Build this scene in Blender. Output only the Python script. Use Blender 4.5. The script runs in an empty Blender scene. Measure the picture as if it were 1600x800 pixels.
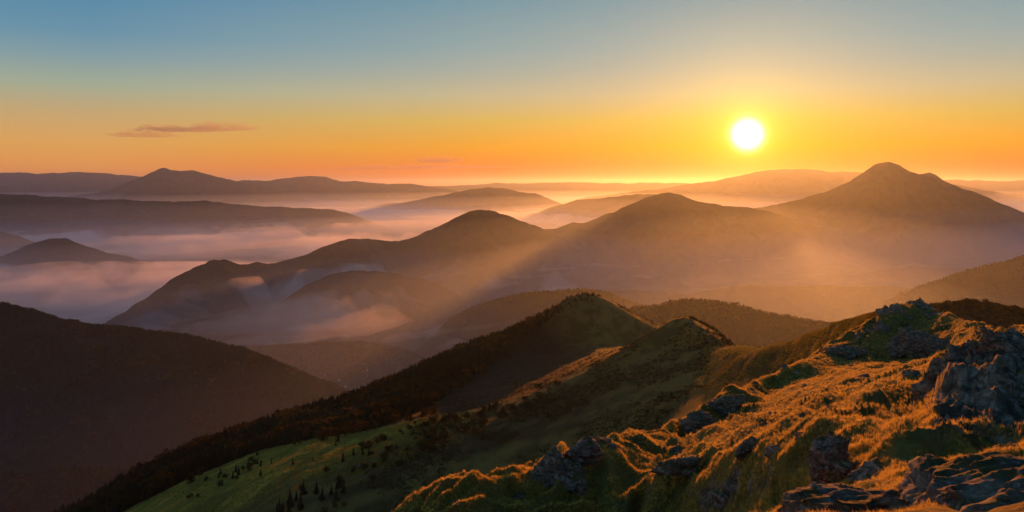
import bpy, math, random
import numpy as np

# ------------------------------------------------------------------ camera, sky, sun
F, HY = 1256.0, 288.0            # focal length in photo pixels, row of the horizon
sc = bpy.context.scene
C = sc.collection
rad = math.radians
cam_d = bpy.data.cameras.new("camera")
cam = bpy.data.objects.new("camera", cam_d); C.objects.link(cam)
cam.rotation_euler = (rad(90), 0, 0)
cam_d.sensor_width = 36.0
cam_d.lens = 36.0 * F / 1600.0
cam_d.shift_y = -(400.0 - HY) / 1600.0
cam_d.clip_start = 0.3
cam_d.clip_end = 400000.0
sc.camera = cam

SUN_AZ = math.atan((1168 - 800) / F)                     # to the right of +Y
SUN_EL = math.atan((HY - 210) / math.hypot(F, 368))
sun_dir = (math.sin(SUN_AZ) * math.cos(SUN_EL), math.cos(SUN_AZ) * math.cos(SUN_EL), math.sin(SUN_EL))

world = bpy.data.worlds.new("World"); sc.world = world
world.use_nodes = True
wt = world.node_tree; wt.nodes.clear()

class NB:
    """small helper to write node trees"""
    def __init__(s, tree): s.t = tree
    def n(s, typ, **kw):
        nd = s.t.nodes.new(typ)
        for k, v in kw.items(): setattr(nd, k, v)
        return nd
    def l(s, a, b): s.t.links.new(a, b)
    def val(s, sock, v):
        if hasattr(v, 'node'): s.l(v, sock)
        else: sock.default_value = v
    def math(s, op, a, b=0.0, c=0.0, clamp=False):
        m = s.n('ShaderNodeMath', operation=op); m.use_clamp = clamp
        s.val(m.inputs[0], a); s.val(m.inputs[1], b); s.val(m.inputs[2], c)
        return m.outputs[0]
    def vmath(s, op, a, b=(0, 0, 0), out=0):
        m = s.n('ShaderNodeVectorMath', operation=op)
        s.val(m.inputs[0], a); s.val(m.inputs[1], b)
        return m.outputs[out]
    def mix(s, fac, a, b, blend='MIX'):
        m = s.n('ShaderNodeMix', data_type='RGBA', blend_type=blend)
        s.val(m.inputs[0], fac)
        s.val(m.inputs[6], a if hasattr(a, 'node') else (*a[:3], 1)); s.val(m.inputs[7], b if hasattr(b, 'node') else (*b[:3], 1))
        return m.outputs[2]
    def ramp(s, fac, stops, interp='LINEAR'):
        r = s.n('ShaderNodeValToRGB'); r.color_ramp.interpolation = interp
        e = r.color_ramp.elements
        while len(e) < len(stops): e.new(0.5)
        for el, (p, c) in zip(e, stops):
            el.position = p
            el.color = (c, c, c, 1) if not hasattr(c, '__len__') else (*c[:3], 1)
        s.l(fac, r.inputs[0]); return r.outputs[0]
    def noise(s, vec, scale, detail=4, rough=0.55, dist=0.0, out=0):
        n = s.n('ShaderNodeTexNoise')
        n.inputs['Scale'].default_value = scale; n.inputs['Detail'].default_value = detail
        n.inputs['Roughness'].default_value = rough; n.inputs['Distortion'].default_value = dist
        if vec is not None: s.l(vec, n.inputs['Vector'])
        return n.outputs[out]

def srgb(r, g, b):
    f = lambda c: (c / 255 / 12.92) if c <= 10 else ((c / 255 + 0.055) / 1.055) ** 2.4
    return (f(r), f(g), f(b))

w = NB(wt)
sky = w.n('ShaderNodeTexSky', sky_type='NISHITA')
sky.sun_disc = False
sky.sun_elevation = SUN_EL
sky.sun_rotation = SUN_AZ
sky.altitude = 1400
sky.air_density = 1.0; sky.dust_density = 1.5; sky.ozone_density = 2.5
# the dawn sky: colour by height above the horizon, warmer towards the sun, melting into the clear sky overhead
gdir = w.n('ShaderNodeTexCoord').outputs['Generated']
sp = w.n('ShaderNodeSeparateXYZ'); w.l(gdir, sp.inputs[0])
el = w.math('MULTIPLY', w.math('ARCSINE', sp.outputs[2]), 180 / math.pi)
flat = w.n('ShaderNodeCombineXYZ'); w.l(sp.outputs[0], flat.inputs[0]); w.l(sp.outputs[1], flat.inputs[1])
fl = w.vmath('NORMALIZE', flat.outputs[0])
daz = w.math('MULTIPLY', w.math('ARCCOSINE', w.vmath('DOT_PRODUCT', fl, (math.sin(SUN_AZ), math.cos(SUN_AZ), 0), out=1)), 180 / math.pi)
th = w.math('MULTIPLY', w.math('ARCCOSINE', w.math('MINIMUM', w.vmath('DOT_PRODUCT', gdir, sun_dir, out=1), 1.0)), 180 / math.pi)
ELS = [0.0, 1.1, 2.6, 4.5, 6.3, 8.1, 9.6, 12.9, 30.0]
SKY_SIDE = [(225, 130, 60), (236, 152, 70), (226, 165, 86), (200, 168, 116), (163, 172, 148), (130, 158, 165), (104, 147, 169), (78, 133, 169), (72, 124, 176)]
SKY_MID = [(215, 80, 0), (232, 105, 0), (236, 156, 10), (216, 178, 84), (196, 182, 142), (166, 174, 160), (146, 168, 166), (114, 153, 164), (76, 130, 172)]
eln = w.math('DIVIDE', el, 30.0, clamp=True)
r_side = w.ramp(eln, [(e / 30.0, srgb(*c)) for e, c in zip(ELS, SKY_SIDE)])
r_mid = w.ramp(eln, [(e / 30.0, srgb(*c)) for e, c in zip(ELS, SKY_MID)])
fa = w.ramp(w.math('DIVIDE', daz, 60.0), [(0.10, 0.0), (0.30, 0.08), (0.55, 0.55), (0.73, 1.0)], 'LINEAR')
low = w.mix(fa, r_mid, r_side)
nis = w.vmath('SCALE', sky.outputs[0]); nis.node.inputs[3].default_value = 0.14
up = w.ramp(w.math('DIVIDE', el, 60.0), [(0.45, 0.0), (1.0, 1.0)], 'EASE')
base = w.mix(up, low, nis)
def glow(width, power, colour, amp):
    e = w.math('EXPONENT', w.math('MULTIPLY', w.math('POWER', w.math('DIVIDE', th, width), power), -1.0))
    v = w.vmath('SCALE', colour); w.val(v.node.inputs[3], w.math('MULTIPLY', e, amp)); return v
sky_col = w.vmath('ADD', base, glow(.9, 3.0, (5, 4.2, 2.8), 1.0))
sky_col = w.vmath('ADD', sky_col, glow(1.5, 1.5, (1.0, .62, .10), .9))
sky_col = w.vmath('ADD', sky_col, glow(5.0, 1.3, (1.0, .40, .01), .22))
sky_col = w.vmath('ADD', sky_col, glow(5.5, 1.6, (1.0, .62, .0), .28))
sky_col = w.vmath('ADD', sky_col, glow(13.0, 2.0, (1.0, .46, .06), .10))
bg = w.n('ShaderNodeBackground'); bg.inputs['Strength'].default_value = 0.785
w.l(sky_col, bg.inputs['Color'])
wo = w.n('ShaderNodeOutputWorld'); w.l(bg.outputs[0], wo.inputs['Surface'])

sun_d = bpy.data.lights.new("sun", 'SUN')
sun_d.energy = 5.0; sun_d.angle = rad(0.5); sun_d.color = (1.0, 0.265, 0.03)
sun = bpy.data.objects.new("sun", sun_d); C.objects.link(sun)
from mathutils import Vector, Matrix, Euler
sun.rotation_euler = Vector(sun_dir).to_track_quat('Z', 'Y').to_euler()
sc.view_settings.view_transform = 'Standard'; sc.view_settings.look = 'None'
sc.view_settings.exposure = 0.35; sc.view_settings.gamma = 1
sc.cycles.use_denoising = True
sc.cycles.volume_bounces = 10
sc.cycles.max_bounces = 10
sc.cycles.diffuse_bounces = 2

# ------------------------------------------------------------------ noise in numpy
def _h(ix, iy, seed):
    h = (ix.astype(np.int64) * 374761393 + iy.astype(np.int64) * 668265263 + seed * 1442695041) & 0xFFFFFFFF
    h = ((h ^ (h >> 13)) * 1274126177) & 0xFFFFFFFF
    h = ((h ^ (h >> 16)) * 2246822519) & 0xFFFFFFFF
    return ((h ^ (h >> 15)) & 0xFFFFFF) / float(0xFFFFFF)
def gn(x, y, seed=0):
    x = np.asarray(x, float); y = np.asarray(y, float)
    ix = np.floor(x); iy = np.floor(y); fx = x - ix; fy = y - iy
    ux = fx * fx * fx * (fx * (fx * 6 - 15) + 10); uy = fy * fy * fy * (fy * (fy * 6 - 15) + 10)
    def g(dx, dy):
        a = _h(ix + dx, iy + dy, seed) * 2 * np.pi
        return np.cos(a) * (fx - dx) + np.sin(a) * (fy - dy)
    a = g(0, 0) * (1 - ux) + g(1, 0) * ux; b = g(0, 1) * (1 - ux) + g(1, 1) * ux
    return (a * (1 - uy) + b * uy) * 1.5
def fbm(x, y, oct=4, seed=0, gain=0.5, lac=2.03):
    s = 0; a = 1.0
    for i in range(oct):
        s = s + a * gn(x, y, seed + i * 17); a *= gain; x = x * lac + 3.7; y = y * lac - 1.9
    return s
def ridged(x, y, oct=4, seed=0, gain=0.5):
    s = 0; a = 1.0; n = 0
    for i in range(oct):
        s = s + a * (1 - np.abs(gn(x, y, seed + i * 31)) * 2); n += a; a *= gain; x = x * 2.1 + 5.1; y = y * 2.1 + 2.3
    return s / n
def smooth(a, b, x):
    t = np.clip((x - a) / (b - a), 0, 1); return t * t * (3 - 2 * t)

# ------------------------------------------------------------------ object helpers
def tag(o, label=None, cat=None, group=None, kind=None):
    if label: o['label'] = label
    if cat: o['category'] = cat
    if group: o['group'] = group
    if kind: o['kind'] = kind
    return o
def mesh_np(name, V, Q, smooth_sh=True):
    """mesh from numpy vertices and an (n,3) or (n,4) face array"""
    V = np.ascontiguousarray(V, dtype=np.float32); Q = np.ascontiguousarray(Q, dtype=np.int32)
    me = bpy.data.meshes.new(name)
    me.vertices.add(len(V)); me.vertices.foreach_set('co', V.ravel())
    k = Q.shape[1]
    me.loops.add(Q.size); me.loops.foreach_set('vertex_index', Q.ravel())
    me.polygons.add(len(Q)); me.polygons.foreach_set('loop_start', np.arange(len(Q), dtype=np.int32) * k)
    me.update(calc_edges=True); me.validate()
    me.polygons.foreach_set('use_smooth', np.full(len(me.polygons), smooth_sh))
    return me
def obj(name, me, mat=None, parent=None):
    o = bpy.data.objects.new(name, me); C.objects.link(o)
    if mat and not me.materials: me.materials.append(mat)
    if parent: o.parent = parent
    return o
def empty(name, loc, rz=0.0):
    o = bpy.data.objects.new(name, None); C.objects.link(o)
    o.location = loc; o.rotation_euler = (0, 0, rz); o.empty_display_size = 0.5
    return o
def grid_faces(nr, nc, off=0):
    i = np.arange(nr * nc).reshape(nr, nc) + off
    return np.stack([i[:-1, :-1], i[:-1, 1:], i[1:, 1:], i[1:, :-1]], -1).reshape(-1, 4)
def colattr(me, name, arr):
    a = me.color_attributes.new(name, 'FLOAT_COLOR', 'POINT')
    c = np.ones((len(arr), 4), np.float32); c[:, :3] = arr
    a.data.foreach_set('color', c.ravel())

# ------------------------------------------------------------------ materials
def new_mat(name):
    m = bpy.data.materials.new(name); m.use_nodes = True; m.node_tree.nodes.clear()
    b = NB(m.node_tree); out = b.n('ShaderNodeOutputMaterial'); return m, b, out
def principled(b, out, col, rough=0.9, spec=0.15, bump=None, bstr=0.5, bdist=1.0):
    p = b.n('ShaderNodeBsdfPrincipled')
    b.val(p.inputs['Base Color'], col if hasattr(col, 'node') else (*col[:3], 1))
    b.val(p.inputs['Roughness'], rough)
    p.inputs['Specular IOR Level'].default_value = spec
    if bump is not None:
        bp = b.n('ShaderNodeBump'); bp.inputs['Strength'].default_value = bstr; bp.inputs['Distance'].default_value = bdist
        b.l(bump, bp.inputs['Height']); b.l(bp.outputs[0], p.inputs['Normal'])
    b.l(p.outputs[0], out.inputs['Surface']); return p

def mat_forest_slope(name, c1, c2, c3, s=1.0):
    """far wooded slope: tree-sized mottling, patches of autumn colour"""
    m, b, out = new_mat(name)
    pos = b.n('ShaderNodeNewGeometry').outputs['Position']
    n1 = b.noise(pos, 0.0022 * s, 5, 0.6); n2 = b.noise(pos, 0.05 * s, 4, 0.6)
    c = b.mix(b.ramp(n1, [(0.42, 0.0), (0.50, 1.0)]), c1, c2)
    n3 = b.noise(pos, 0.0009 * s, 6, 0.65)
    c = b.mix(b.ramp(n3, [(0.55, 0.0), (0.60, 1.0)]), c, tuple(1.9 * q for q in c2))
    c = b.mix(b.ramp(n2, [(0.45, 0.0), (0.7, 1.0)]), c, c3)
    principled(b, out, c, 1.0, 0.0, n2, 1.0, 12.0)
    return m
M_FAR = mat_forest_slope('far_slope', (.018, .026, .024), (.032, .036, .026), (.03, .028, .022), 0.8)
M_MID = mat_forest_slope('wooded_slope', (.015, .02, .012), (.026, .025, .013), (.032, .024, .013))
M_FIELDS = mat_forest_slope('village_fields', (.03, .036, .02), (.09, .10, .055), (.03, .034, .02), 5.0)

def mat_tint(name, rock=True):
    m, b, out = new_mat(name)
    g = b.n('ShaderNodeNewGeometry'); pos = g.outputs['Position']
    at = b.n('ShaderNodeAttribute', attribute_name='tint').outputs['Color']
    n1 = b.noise(pos, 0.6, 6, 0.65); n2 = b.noise(pos, 9.0, 4, 0.7)
    c = b.mix(b.ramp(n1, [(0.35, 0.0), (0.7, 1.0)]), at, b.mix(1.0, at, (1.5, 1.25, 0.9), 'MULTIPLY'))
    c = b.mix(b.ramp(n2, [(0.3, 0.0), (0.75, 1.0)]), b.mix(1.0, c, (.6, .6, .6), 'MULTIPLY'), c)
    sep = b.n('ShaderNodeSeparateXYZ'); b.l(g.outputs['Normal'], sep.inputs[0])
    nz = b.math('ADD', sep.outputs[2], b.math('MULTIPLY', b.math('SUBTRACT', n1, 0.5), 0.5))
    rk = b.ramp(nz, [(0.36, 1.0), (0.46, 0.0)])
    rk = b.math('MAXIMUM', b.math('MULTIPLY', rk, b.n('ShaderNodeAttribute', attribute_name='steepok').outputs['Fac']), b.n('ShaderNodeAttribute', attribute_name='rocky').outputs['Fac'])
    n4 = b.noise(pos, 2.2, 8, 0.7, 0.5)
    rc = b.ramp(n4, [(0.32, (.040, .030, .019)), (0.5, (.11, .084, .054)), (0.66, (.36, .28, .19))])
    c2 = b.mix(rk, c, rc)
    principled(b, out, c2, 0.95, 0.05, b.math('ADD', n1, b.math('MULTIPLY', n2, 0.12)), 0.6, 0.35)
    return m
M_HILL = mat_tint('hillside_turf')

def mat_rock():
    m, b, out = new_mat('lichen_rock')
    g = b.n('ShaderNodeNewGeometry'); pos = g.outputs['Position']
    mp = b.n('ShaderNodeMapping'); mp.inputs['Scale'].default_value = (1, 1, 2.6); mp.inputs['Rotation'].default_value = (0.3, 0.6, 0)
    b.l(pos, mp.inputs['Vector'])
    n1 = b.noise(mp.outputs[0], 1.7, 9, 0.72, 0.5); n2 = b.noise(pos, 9, 8, 0.85); n3 = b.noise(pos, 1.3, 5, .65)
    vo = b.n('ShaderNodeTexVoronoi', feature='DISTANCE_TO_EDGE'); vo.inputs['Scale'].default_value = 0.75
    wv = b.vmath('ADD', mp.outputs[0], b.vmath('SCALE', b.noise(pos, 2.5, 4, .6, out=1))); b.l(wv, vo.inputs['Vector'])
    wv.node.inputs[1].links[0].from_node.inputs[3].default_value = 0.9
    crack = b.ramp(vo.outputs['Distance'], [(0.0, 0.0), (0.07, 1.0)])
    c = b.ramp(n1, [(0.34, (.07, .052, .030)), (0.5, (.20, .150, .095)), (0.64, (.46, .36, .24))])
    c = b.mix(b.ramp(n2, [(0.54, 0.0), (0.60, .85)]), c, (.46, .43, .33))
    c = b.mix(b.ramp(n2, [(0.38, .8), (0.46, 0.0)]), c, (.05, .045, .03))
    c = b.mix(crack, b.mix(.55, c, (.05, .045, .038)), c)
    sep = b.n('ShaderNodeSeparateXYZ'); b.l(g.outputs['Normal'], sep.inputs[0])
    moss = b.math('ADD', b.math('MULTIPLY', sep.outputs[2], 0.35), n3)
    c = b.mix(b.ramp(moss, [(0.76, 0.0), (0.84, 1.0)]), c, (.10, .085, .025))
    hgt = b.math('ADD', b.math('ADD', n1, b.math('MULTIPLY', n2, 0.3)), b.math('MULTIPLY', crack, 0.25))
    principled(b, out, c, 0.9, 0.2, hgt, 1.0, 0.11)
    return m
M_ROCK = mat_rock()

def mat_leaf(name, cols, trans=0.35, sc_=0.3):
    m, b, out = new_mat(name)
    inf = b.n('ShaderNodeObjectInfo').outputs['Random']
    pos = b.n('ShaderNodeNewGeometry').outputs['Position']
    n = b.noise(pos, sc_, 3, 0.6)
    f = b.math('FRACT', b.math('ADD', b.math('MULTIPLY', n, 0.9), inf))
    big = b.ramp(b.noise(pos, 0.007, 4, .6), [(.35, .55), (.65, 1.5)])
    k = len(cols)
    c = b.ramp(f, [(i / (k - 1), cc) for i, cc in enumerate(cols)])
    if name != 'dry_grass': c = b.mix(1.0, c, big, 'MULTIPLY')
    d = b.n('ShaderNodeBsdfDiffuse'); t = b.n('ShaderNodeBsdfTranslucent')
    b.l(c, d.inputs[0]); b.l(c, t.inputs[0])
    mx = b.n('ShaderNodeMixShader'); mx.inputs[0].default_value = trans
    b.l(d.outputs[0], mx.inputs[1]); b.l(t.outputs[0], mx.inputs[2]); b.l(mx.outputs[0], out.inputs['Surface'])
    return m
M_SPRUCE = mat_leaf('spruce_needles', [(.016, .024, .012), (.026, .030, .013), (.020, .026, .012)], 0.25)
M_AUTUMN = mat_leaf('autumn_leaves', [(.055, .042, .013), (.09, .05, .013), (.04, .042, .014)], 0.4)
M_BUSH = mat_leaf('dwarf_pine', [(.034, .038, .015), (.055, .05, .018)], 0.2)
M_GRASS = mat_leaf('dry_grass', [(.80, .56, .12), (.62, .42, .10), (.36, .30, .07), (.85, .58, .13), (.24, .22, .05), (.9, .62, .16)], 0.68, 0.35)
m, b, out = new_mat('bark'); principled(b, out, b.mix(b.noise(None, 8), (.05, .035, .025), (.1, .075, .05))); M_BARK = m
m, b, out = new_mat('house_plaster'); principled(b, out, b.mix(b.noise(None, 3), (.5, .48, .44), (.62, .6, .56))); M_WALL = m
m, b, out = new_mat('house_roof'); principled(b, out, b.mix(b.noise(None, 6), (.18, .08, .06), (.26, .14, .1))); M_ROOF = m

def mat_volume(name, density, color=(1, 1, 1), g=0.6):
    m = bpy.data.materials.new(name); m.use_nodes = True; m.node_tree.nodes.clear()
    b = NB(m.node_tree); out = b.n('ShaderNodeOutputMaterial')
    v = b.n('ShaderNodeVolumePrincipled')
    v.inputs['Color'].default_value = (*color, 1); v.inputs['Density'].default_value = density
    v.inputs['Anisotropy'].default_value = g
    b.l(v.outputs[0], out.inputs['Volume'])
    return m

# ------------------------------------------------------------------ near hillside: a loft through lines (px, py, depth)
LINES = [
 [(-900, 1700, 1.5), (2900, 1700, 1.5)],
 [(-900, 1010, 3), (800, 1010, 3), (1200, 900, 3.2), (1600, 860, 3.5), (2900, 860, 3.5)],
 [(-900, 1100, 8), (0, 1080, 8), (640, 960, 8), (1000, 900, 8), (1250, 815, 7.5), (1400, 795, 7.5), (1600, 790, 7), (2900, 700, 7)],
 [(-900, 1150, 16), (0, 1100, 16), (640, 950, 22), (800, 890, 28), (900, 860, 31), (1000, 840, 32), (1100, 830, 28), (1200, 800, 22), (1300, 775, 17.5), (1400, 748, 14.5), (1500, 735, 12.5), (1600, 715, 11.5), (2900, 600, 12)],
 [(-900, 1200, 28), (0, 1150, 28), (500, 980, 28), (640, 860, 32), (700, 800, 34), (800, 780, 36), (900, 752, 37), (1000, 756, 38), (1100, 728, 33), (1200, 702, 27), (1300, 690, 21.5), (1400, 690, 17), (1450, 700, 16.5), (1520, 705, 17), (1600, 700, 16), (2900, 560, 18)],
 [(-900, 1250, 40), (0, 1150, 40), (500, 1000, 38), (590, 850, 36), (640, 800, 36), (690, 757, 37), (730, 742, 38), (790, 736, 39), (850, 708, 40), (870, 696, 41), (945, 693, 43), (1000, 686, 46), (1040, 690, 54), (1080, 674, 60), (1120, 650, 65), (1150, 636, 69), (1200, 640, 56), (1300, 612, 47), (1400, 600, 42), (1435, 590, 35), (1465, 556, 30), (1500, 541, 28), (1560, 537, 27), (1600, 537, 27), (2900, 500, 26)],
 [(-900, 1250, 60), (0, 1150, 60), (500, 1080, 52), (640, 900, 50), (870, 765, 52), (945, 742, 54), (1000, 698, 57), (1040, 668, 59), (1080, 649, 63), (1120, 623, 68.5), (1150, 609, 74), (1200, 616, 87), (1240, 596, 90), (1280, 586, 90), (1320, 584, 78), (1400, 582, 66), (1450, 574, 52), (1500, 558, 45), (1600, 546, 44), (2900, 520, 45)],
 [(-900, 1250, 90), (0, 1150, 90), (640, 1010, 85), (870, 860, 82), (1000, 790, 85), (1100, 690, 88), (1150, 618, 90), (1200, 588, 92), (1240, 567, 96), (1280, 562, 100), (1320, 568, 100), (1370, 566, 98), (1400, 566, 98), (1450, 560, 98), (1490, 550, 84), (1520, 542, 72), (1560, 533, 70), (1600, 525, 66), (2900, 500, 60)],
 [(-900, 1250, 150), (0, 1150, 150), (640, 1050, 150), (870, 900, 140), (1000, 820, 140), (1100, 740, 135), (1150, 680, 130), (1200, 620, 122), (1240, 583, 120), (1280, 549, 120), (1320, 527, 122), (1350, 508, 126), (1390, 487, 130), (1430, 478, 132), (1460, 485, 128), (1490, 500, 118), (1520, 506, 108), (1560, 517, 95), (1600, 535, 90), (2900, 540, 90)],
 [(-900, 1250, 260), (0, 1180, 260), (640, 1000, 260), (870, 870, 260), (1000, 800, 270), (1100, 730, 285), (1150, 690, 300), (1200, 642, 325), (1240, 602, 305), (1270, 572, 270), (1300, 551, 238), (1330, 532, 210), (1350, 518, 195), (1390, 497, 175), (1430, 505, 155), (1500, 530, 150), (1600, 570, 140), (2900, 570, 140)],
 [(-900, 1150, 400), (0, 1100, 400), (640, 920, 400), (870, 800, 420), (1000, 715, 430), (1100, 655, 430), (1150, 605, 450), (1200, 572, 412), (1240, 563, 352), (1270, 543, 300), (1300, 527, 260), (1330, 512, 232), (1360, 497, 212), (1390, 492, 188), (1430, 515, 195), (1500, 560, 200), (1600, 600, 200), (2900, 600, 200)],
 [(-900, 1100, 560), (0, 1000, 560), (300, 900, 560), (430, 815, 560), (540, 772, 580), (640, 742, 595), (760, 706, 600), (870, 668, 600), (1000, 626, 570), (1100, 592, 550), (1150, 557, 530), (1200, 542, 455), (1240, 533, 395), (1270, 521, 330), (1300, 511, 284), (1330, 502, 248), (1360, 492, 222), (1390, 490, 200), (1430, 540, 250), (1600, 610, 320), (2900, 610, 320)],
 [(-900, 1050, 700), (0, 920, 700), (200, 850, 700), (300, 790, 700), (400, 750, 700), (540, 712, 690), (640, 690, 680), (760, 666, 680), (870, 634, 670), (940, 602, 680), (1000, 566, 695), (1060, 540, 705), (1100, 552, 640), (1150, 541, 590), (1200, 549, 560), (1240, 552, 520), (1300, 556, 470), (1600, 620, 500), (2900, 630, 500)],
 [(-900, 1000, 850), (0, 890, 860), (130, 840, 860), (200, 797, 860), (300, 746, 885), (400, 709, 885), (500, 685, 850), (580, 673, 812), (640, 657, 760), (760, 639, 750), (840, 616, 748), (930, 572, 755), (1000, 533, 765), (1030, 512, 772), (1050, 500, 776), (1065, 495, 775), (1080, 498, 765), (1110, 514, 740), (1135, 532, 710), (1150, 543, 690), (1200, 556, 660), (1300, 580, 750), (1600, 640, 700), (2900, 650, 700)],
 [(-900, 980, 1020), (0, 870, 1020), (130, 815, 1020), (200, 775, 1020), (300, 728, 1020), (400, 694, 1020), (500, 664, 1030), (640, 618, 1060), (760, 585, 1100), (840, 560, 1120), (930, 540, 1150), (1000, 548, 1150), (1065, 540, 1120), (1150, 570, 1050), (1600, 650, 900), (2900, 650, 900)],
 [(-900, 950, 1150), (0, 850, 1180), (130, 799, 1190), (200, 750, 1200), (300, 707, 1220), (330, 695, 1220), (400, 671, 1230), (500, 638, 1250), (560, 617, 1260), (620, 592, 1270), (670, 571, 1280), (720, 549, 1290), (780, 523, 1300), (830, 501, 1310), (860, 483, 1320), (890, 464, 1325), (915, 459, 1330), (940, 464, 1330), (970, 481, 1320), (1000, 498, 1310), (1030, 514, 1300), (1100, 545, 1280), (1200, 580, 1250), (1600, 650, 1200), (2900, 650, 1200)],
 [(-900, 1000, 1600), (130, 870, 1600), (400, 750, 1650), (670, 640, 1700), (915, 540, 1700), (1030, 580, 1700), (1600, 680, 1600), (2900, 680, 1600)],
 [(-900, 760, 2900), (2900, 760, 2900)],
]
SEG = [6, 24, 64, 40, 46, 44, 40, 42, 36, 18, 16, 26, 30, 36, 34, 10, 8]
PXC = np.concatenate([np.arange(-900, -100, 22), np.arange(-100, 600, 5), np.arange(600, 1720, 2.6), np.arange(1720, 2900, 22)])
def line_vals(L, px):
    a = np.array(L, float)
    s = np.linspace(-14, 14, 7); wgt = np.exp(-(s / 8) ** 2); wgt /= wgt.sum()
    y = sum(wi * np.interp(px + si, a[:, 0], a[:, 1]) for si, wi in zip(s, wgt))
    lz = sum(wi * np.interp(px + si, a[:, 0], np.log(a[:, 2])) for si, wi in zip(s, wgt))
    return y, lz
KY = []; KL = []
for L in LINES:
    y, lz = line_vals(L, PXC); KY.append(y); KL.append(lz)
KY = np.array(KY); KL = np.array(KL)
def pchip_eval(K, v):
    """K (n, cols) at integer v; monotone cubic along v"""
    n = K.shape[0]; d = np.diff(K, axis=0)
    m = np.zeros_like(K)
    a, b_ = d[:-1], d[1:]
    ok = (a * b_) > 0
    hm = np.where(ok, 2 * a * b_ / np.where(np.abs(a + b_) < 1e-9, 1e-9, a + b_), 0)
    m[1:-1] = hm; m[0] = d[0]; m[-1] = d[-1]
    i = np.clip(np.floor(v).astype(int), 0, n - 2); t = (v - i)[:, None]
    h00 = 2 * t**3 - 3 * t**2 + 1; h10 = t**3 - 2 * t**2 + t; h01 = -2 * t**3 + 3 * t**2; h11 = t**3 - t**2
    return h00 * K[i] + h10 * m[i] + h01 * K[i + 1] + h11 * m[i + 1]
VV = np.concatenate([np.arange(n) / n + k for k, n in enumerate(SEG)] + [np.array([len(SEG)])])
GY = pchip_eval(KY, VV); GD = np.exp(pchip_eval(KL, VV))
def disp(X, Y):
    """relief added to the lofted hillside, metres"""
    near = 1 - smooth(110, 260, Y); mid = smooth(90, 300, Y)
    ca, sa = math.cos(rad(56)), math.sin(rad(56))
    a = (X * ca + Y * sa); c = (-X * sa + Y * ca)         # along / across the spur
    wob = fbm(X / 9, Y / 9, 3, 5) * 1.2
    h1 = fbm(a / 13 + wob * .2, c / 5.5, 3, 11) * 0.75
    r = ridged(a / 6.5 + wob * .3, c / 2.8 + wob * .7, 3, 23, .4)
    h2 = (np.clip(r, 0.15, 1) - 0.5) * 0.95
    h3 = fbm(X / 0.7, Y / 0.7, 3, 41) * 0.09
    fade = smooth(4, 34, Y)
    px_ = X / np.maximum(Y, 1) * F + 800
    wall = smooth(1438, 1470, px_) * smooth(15.5, 18.5, Y) * (1 - smooth(26.5, 28, Y))
    calm = 1 - .55 * smooth(40, 60, Y) * smooth(.27, .33, X / np.maximum(Y, 1)) * (1 - smooth(100, 118, Y)) * (1 - smooth(.49, .53, X / np.maximum(Y, 1)))
    n = near * ((h1 + h2) * (0.25 + 0.75 * fade) * calm + h3 + wall * ((ridged(X / 1.6, Y / 2.2, 5, 91, .6) - .5) * .75))
    mm = fbm(X / 150, Y / 150, 5, 61) * 2.6 + ridged(X / 60 + Y / 300, Y / 220, 3, 71) * 1.1 + fbm(X / 12, Y / 18, 3, 81) * 0.8 + ridged(X / 22, Y / 70, 3, 83) * .9
    return n + mid * mm * np.clip(Y / 900, 0.1, 1.3)
XX = (PXC[None, :] - 800) / F * GD
ZZ = -(GY - HY) / F * GD
GX, GYY = XX, GD
ZB = ZZ + disp(GX, GYY)
def surf(px, v):
    """world point of the hillside at photo column px and loft line v"""
    c = np.interp(px, PXC, np.arange(len(PXC))); r = np.interp(v, VV, np.arange(len(VV)))
    c = np.clip(c, 0, len(PXC) - 1.001); r = np.clip(r, 0, len(VV) - 1.001)
    c0 = np.floor(c).astype(int); r0 = np.floor(r).astype(int); fc = c - c0; fr = r - r0
    f = lambda A: (A[r0, c0] * (1 - fc) * (1 - fr) + A[r0, c0 + 1] * fc * (1 - fr) + A[r0 + 1, c0] * (1 - fc) * fr + A[r0 + 1, c0 + 1] * fc * fr)
    return f(GX), f(GYY), f(ZB)
def surf_xy(x, y):
    """height of the hillside at world x, y (scalars)"""
    px = x / y * F + 800
    c = int(np.clip(np.interp(px, PXC, np.arange(len(PXC))), 0, len(PXC) - 1))
    return float(np.interp(y, GYY[:, c], ZB[:, c]))
# albedo
nn = fbm(GX / 40, GYY / 40, 4, 101); n2 = fbm(GX / 6, GYY / 6, 3, 102); n3 = fbm(GX / 1.6, GYY / 1.6, 3, 103)
def lerp(a, b_, t): return a[None, None, :] * (1 - t[..., None]) + b_[None, None, :] * t[..., None] if a.ndim == 1 and b_.ndim == 1 else a * (1 - t[..., None]) + b_ * t[..., None]
A = np.array
gold = lerp(A([.20, .145, .036]), A([.085, .080, .022]), smooth(-.1, .5, n2 + n3 * .4))
n4 = fbm(GX / 14 + nn, GYY / 22, 4, 104); turf = lerp(A([.18, .142, .038]), A([.10, .085, .025]), smooth(-.35, .35, nn + n4))
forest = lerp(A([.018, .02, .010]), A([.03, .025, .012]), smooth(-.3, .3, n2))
green = lerp(A([.20, .20, .028]), A([.38, .28, .04]), smooth(-.3, .5, nn + n2 * .3 + .5 * fbm(GX / 60 - GYY / 200, GYY / 18, 3, 120)))
V2 = np.broadcast_to(VV[:, None], GX.shape); P2 = np.broadcast_to(PXC[None, :], GX.shape)
col = lerp(gold, turf, smooth(130, 220, GYY))
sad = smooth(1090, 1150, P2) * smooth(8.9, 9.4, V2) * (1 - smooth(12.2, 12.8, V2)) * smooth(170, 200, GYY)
col = lerp(col, lerp(A([.040, .046, .014]), A([.062, .056, .017]), smooth(-.3, .3, nn + n2 * .5)), sad)
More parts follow.
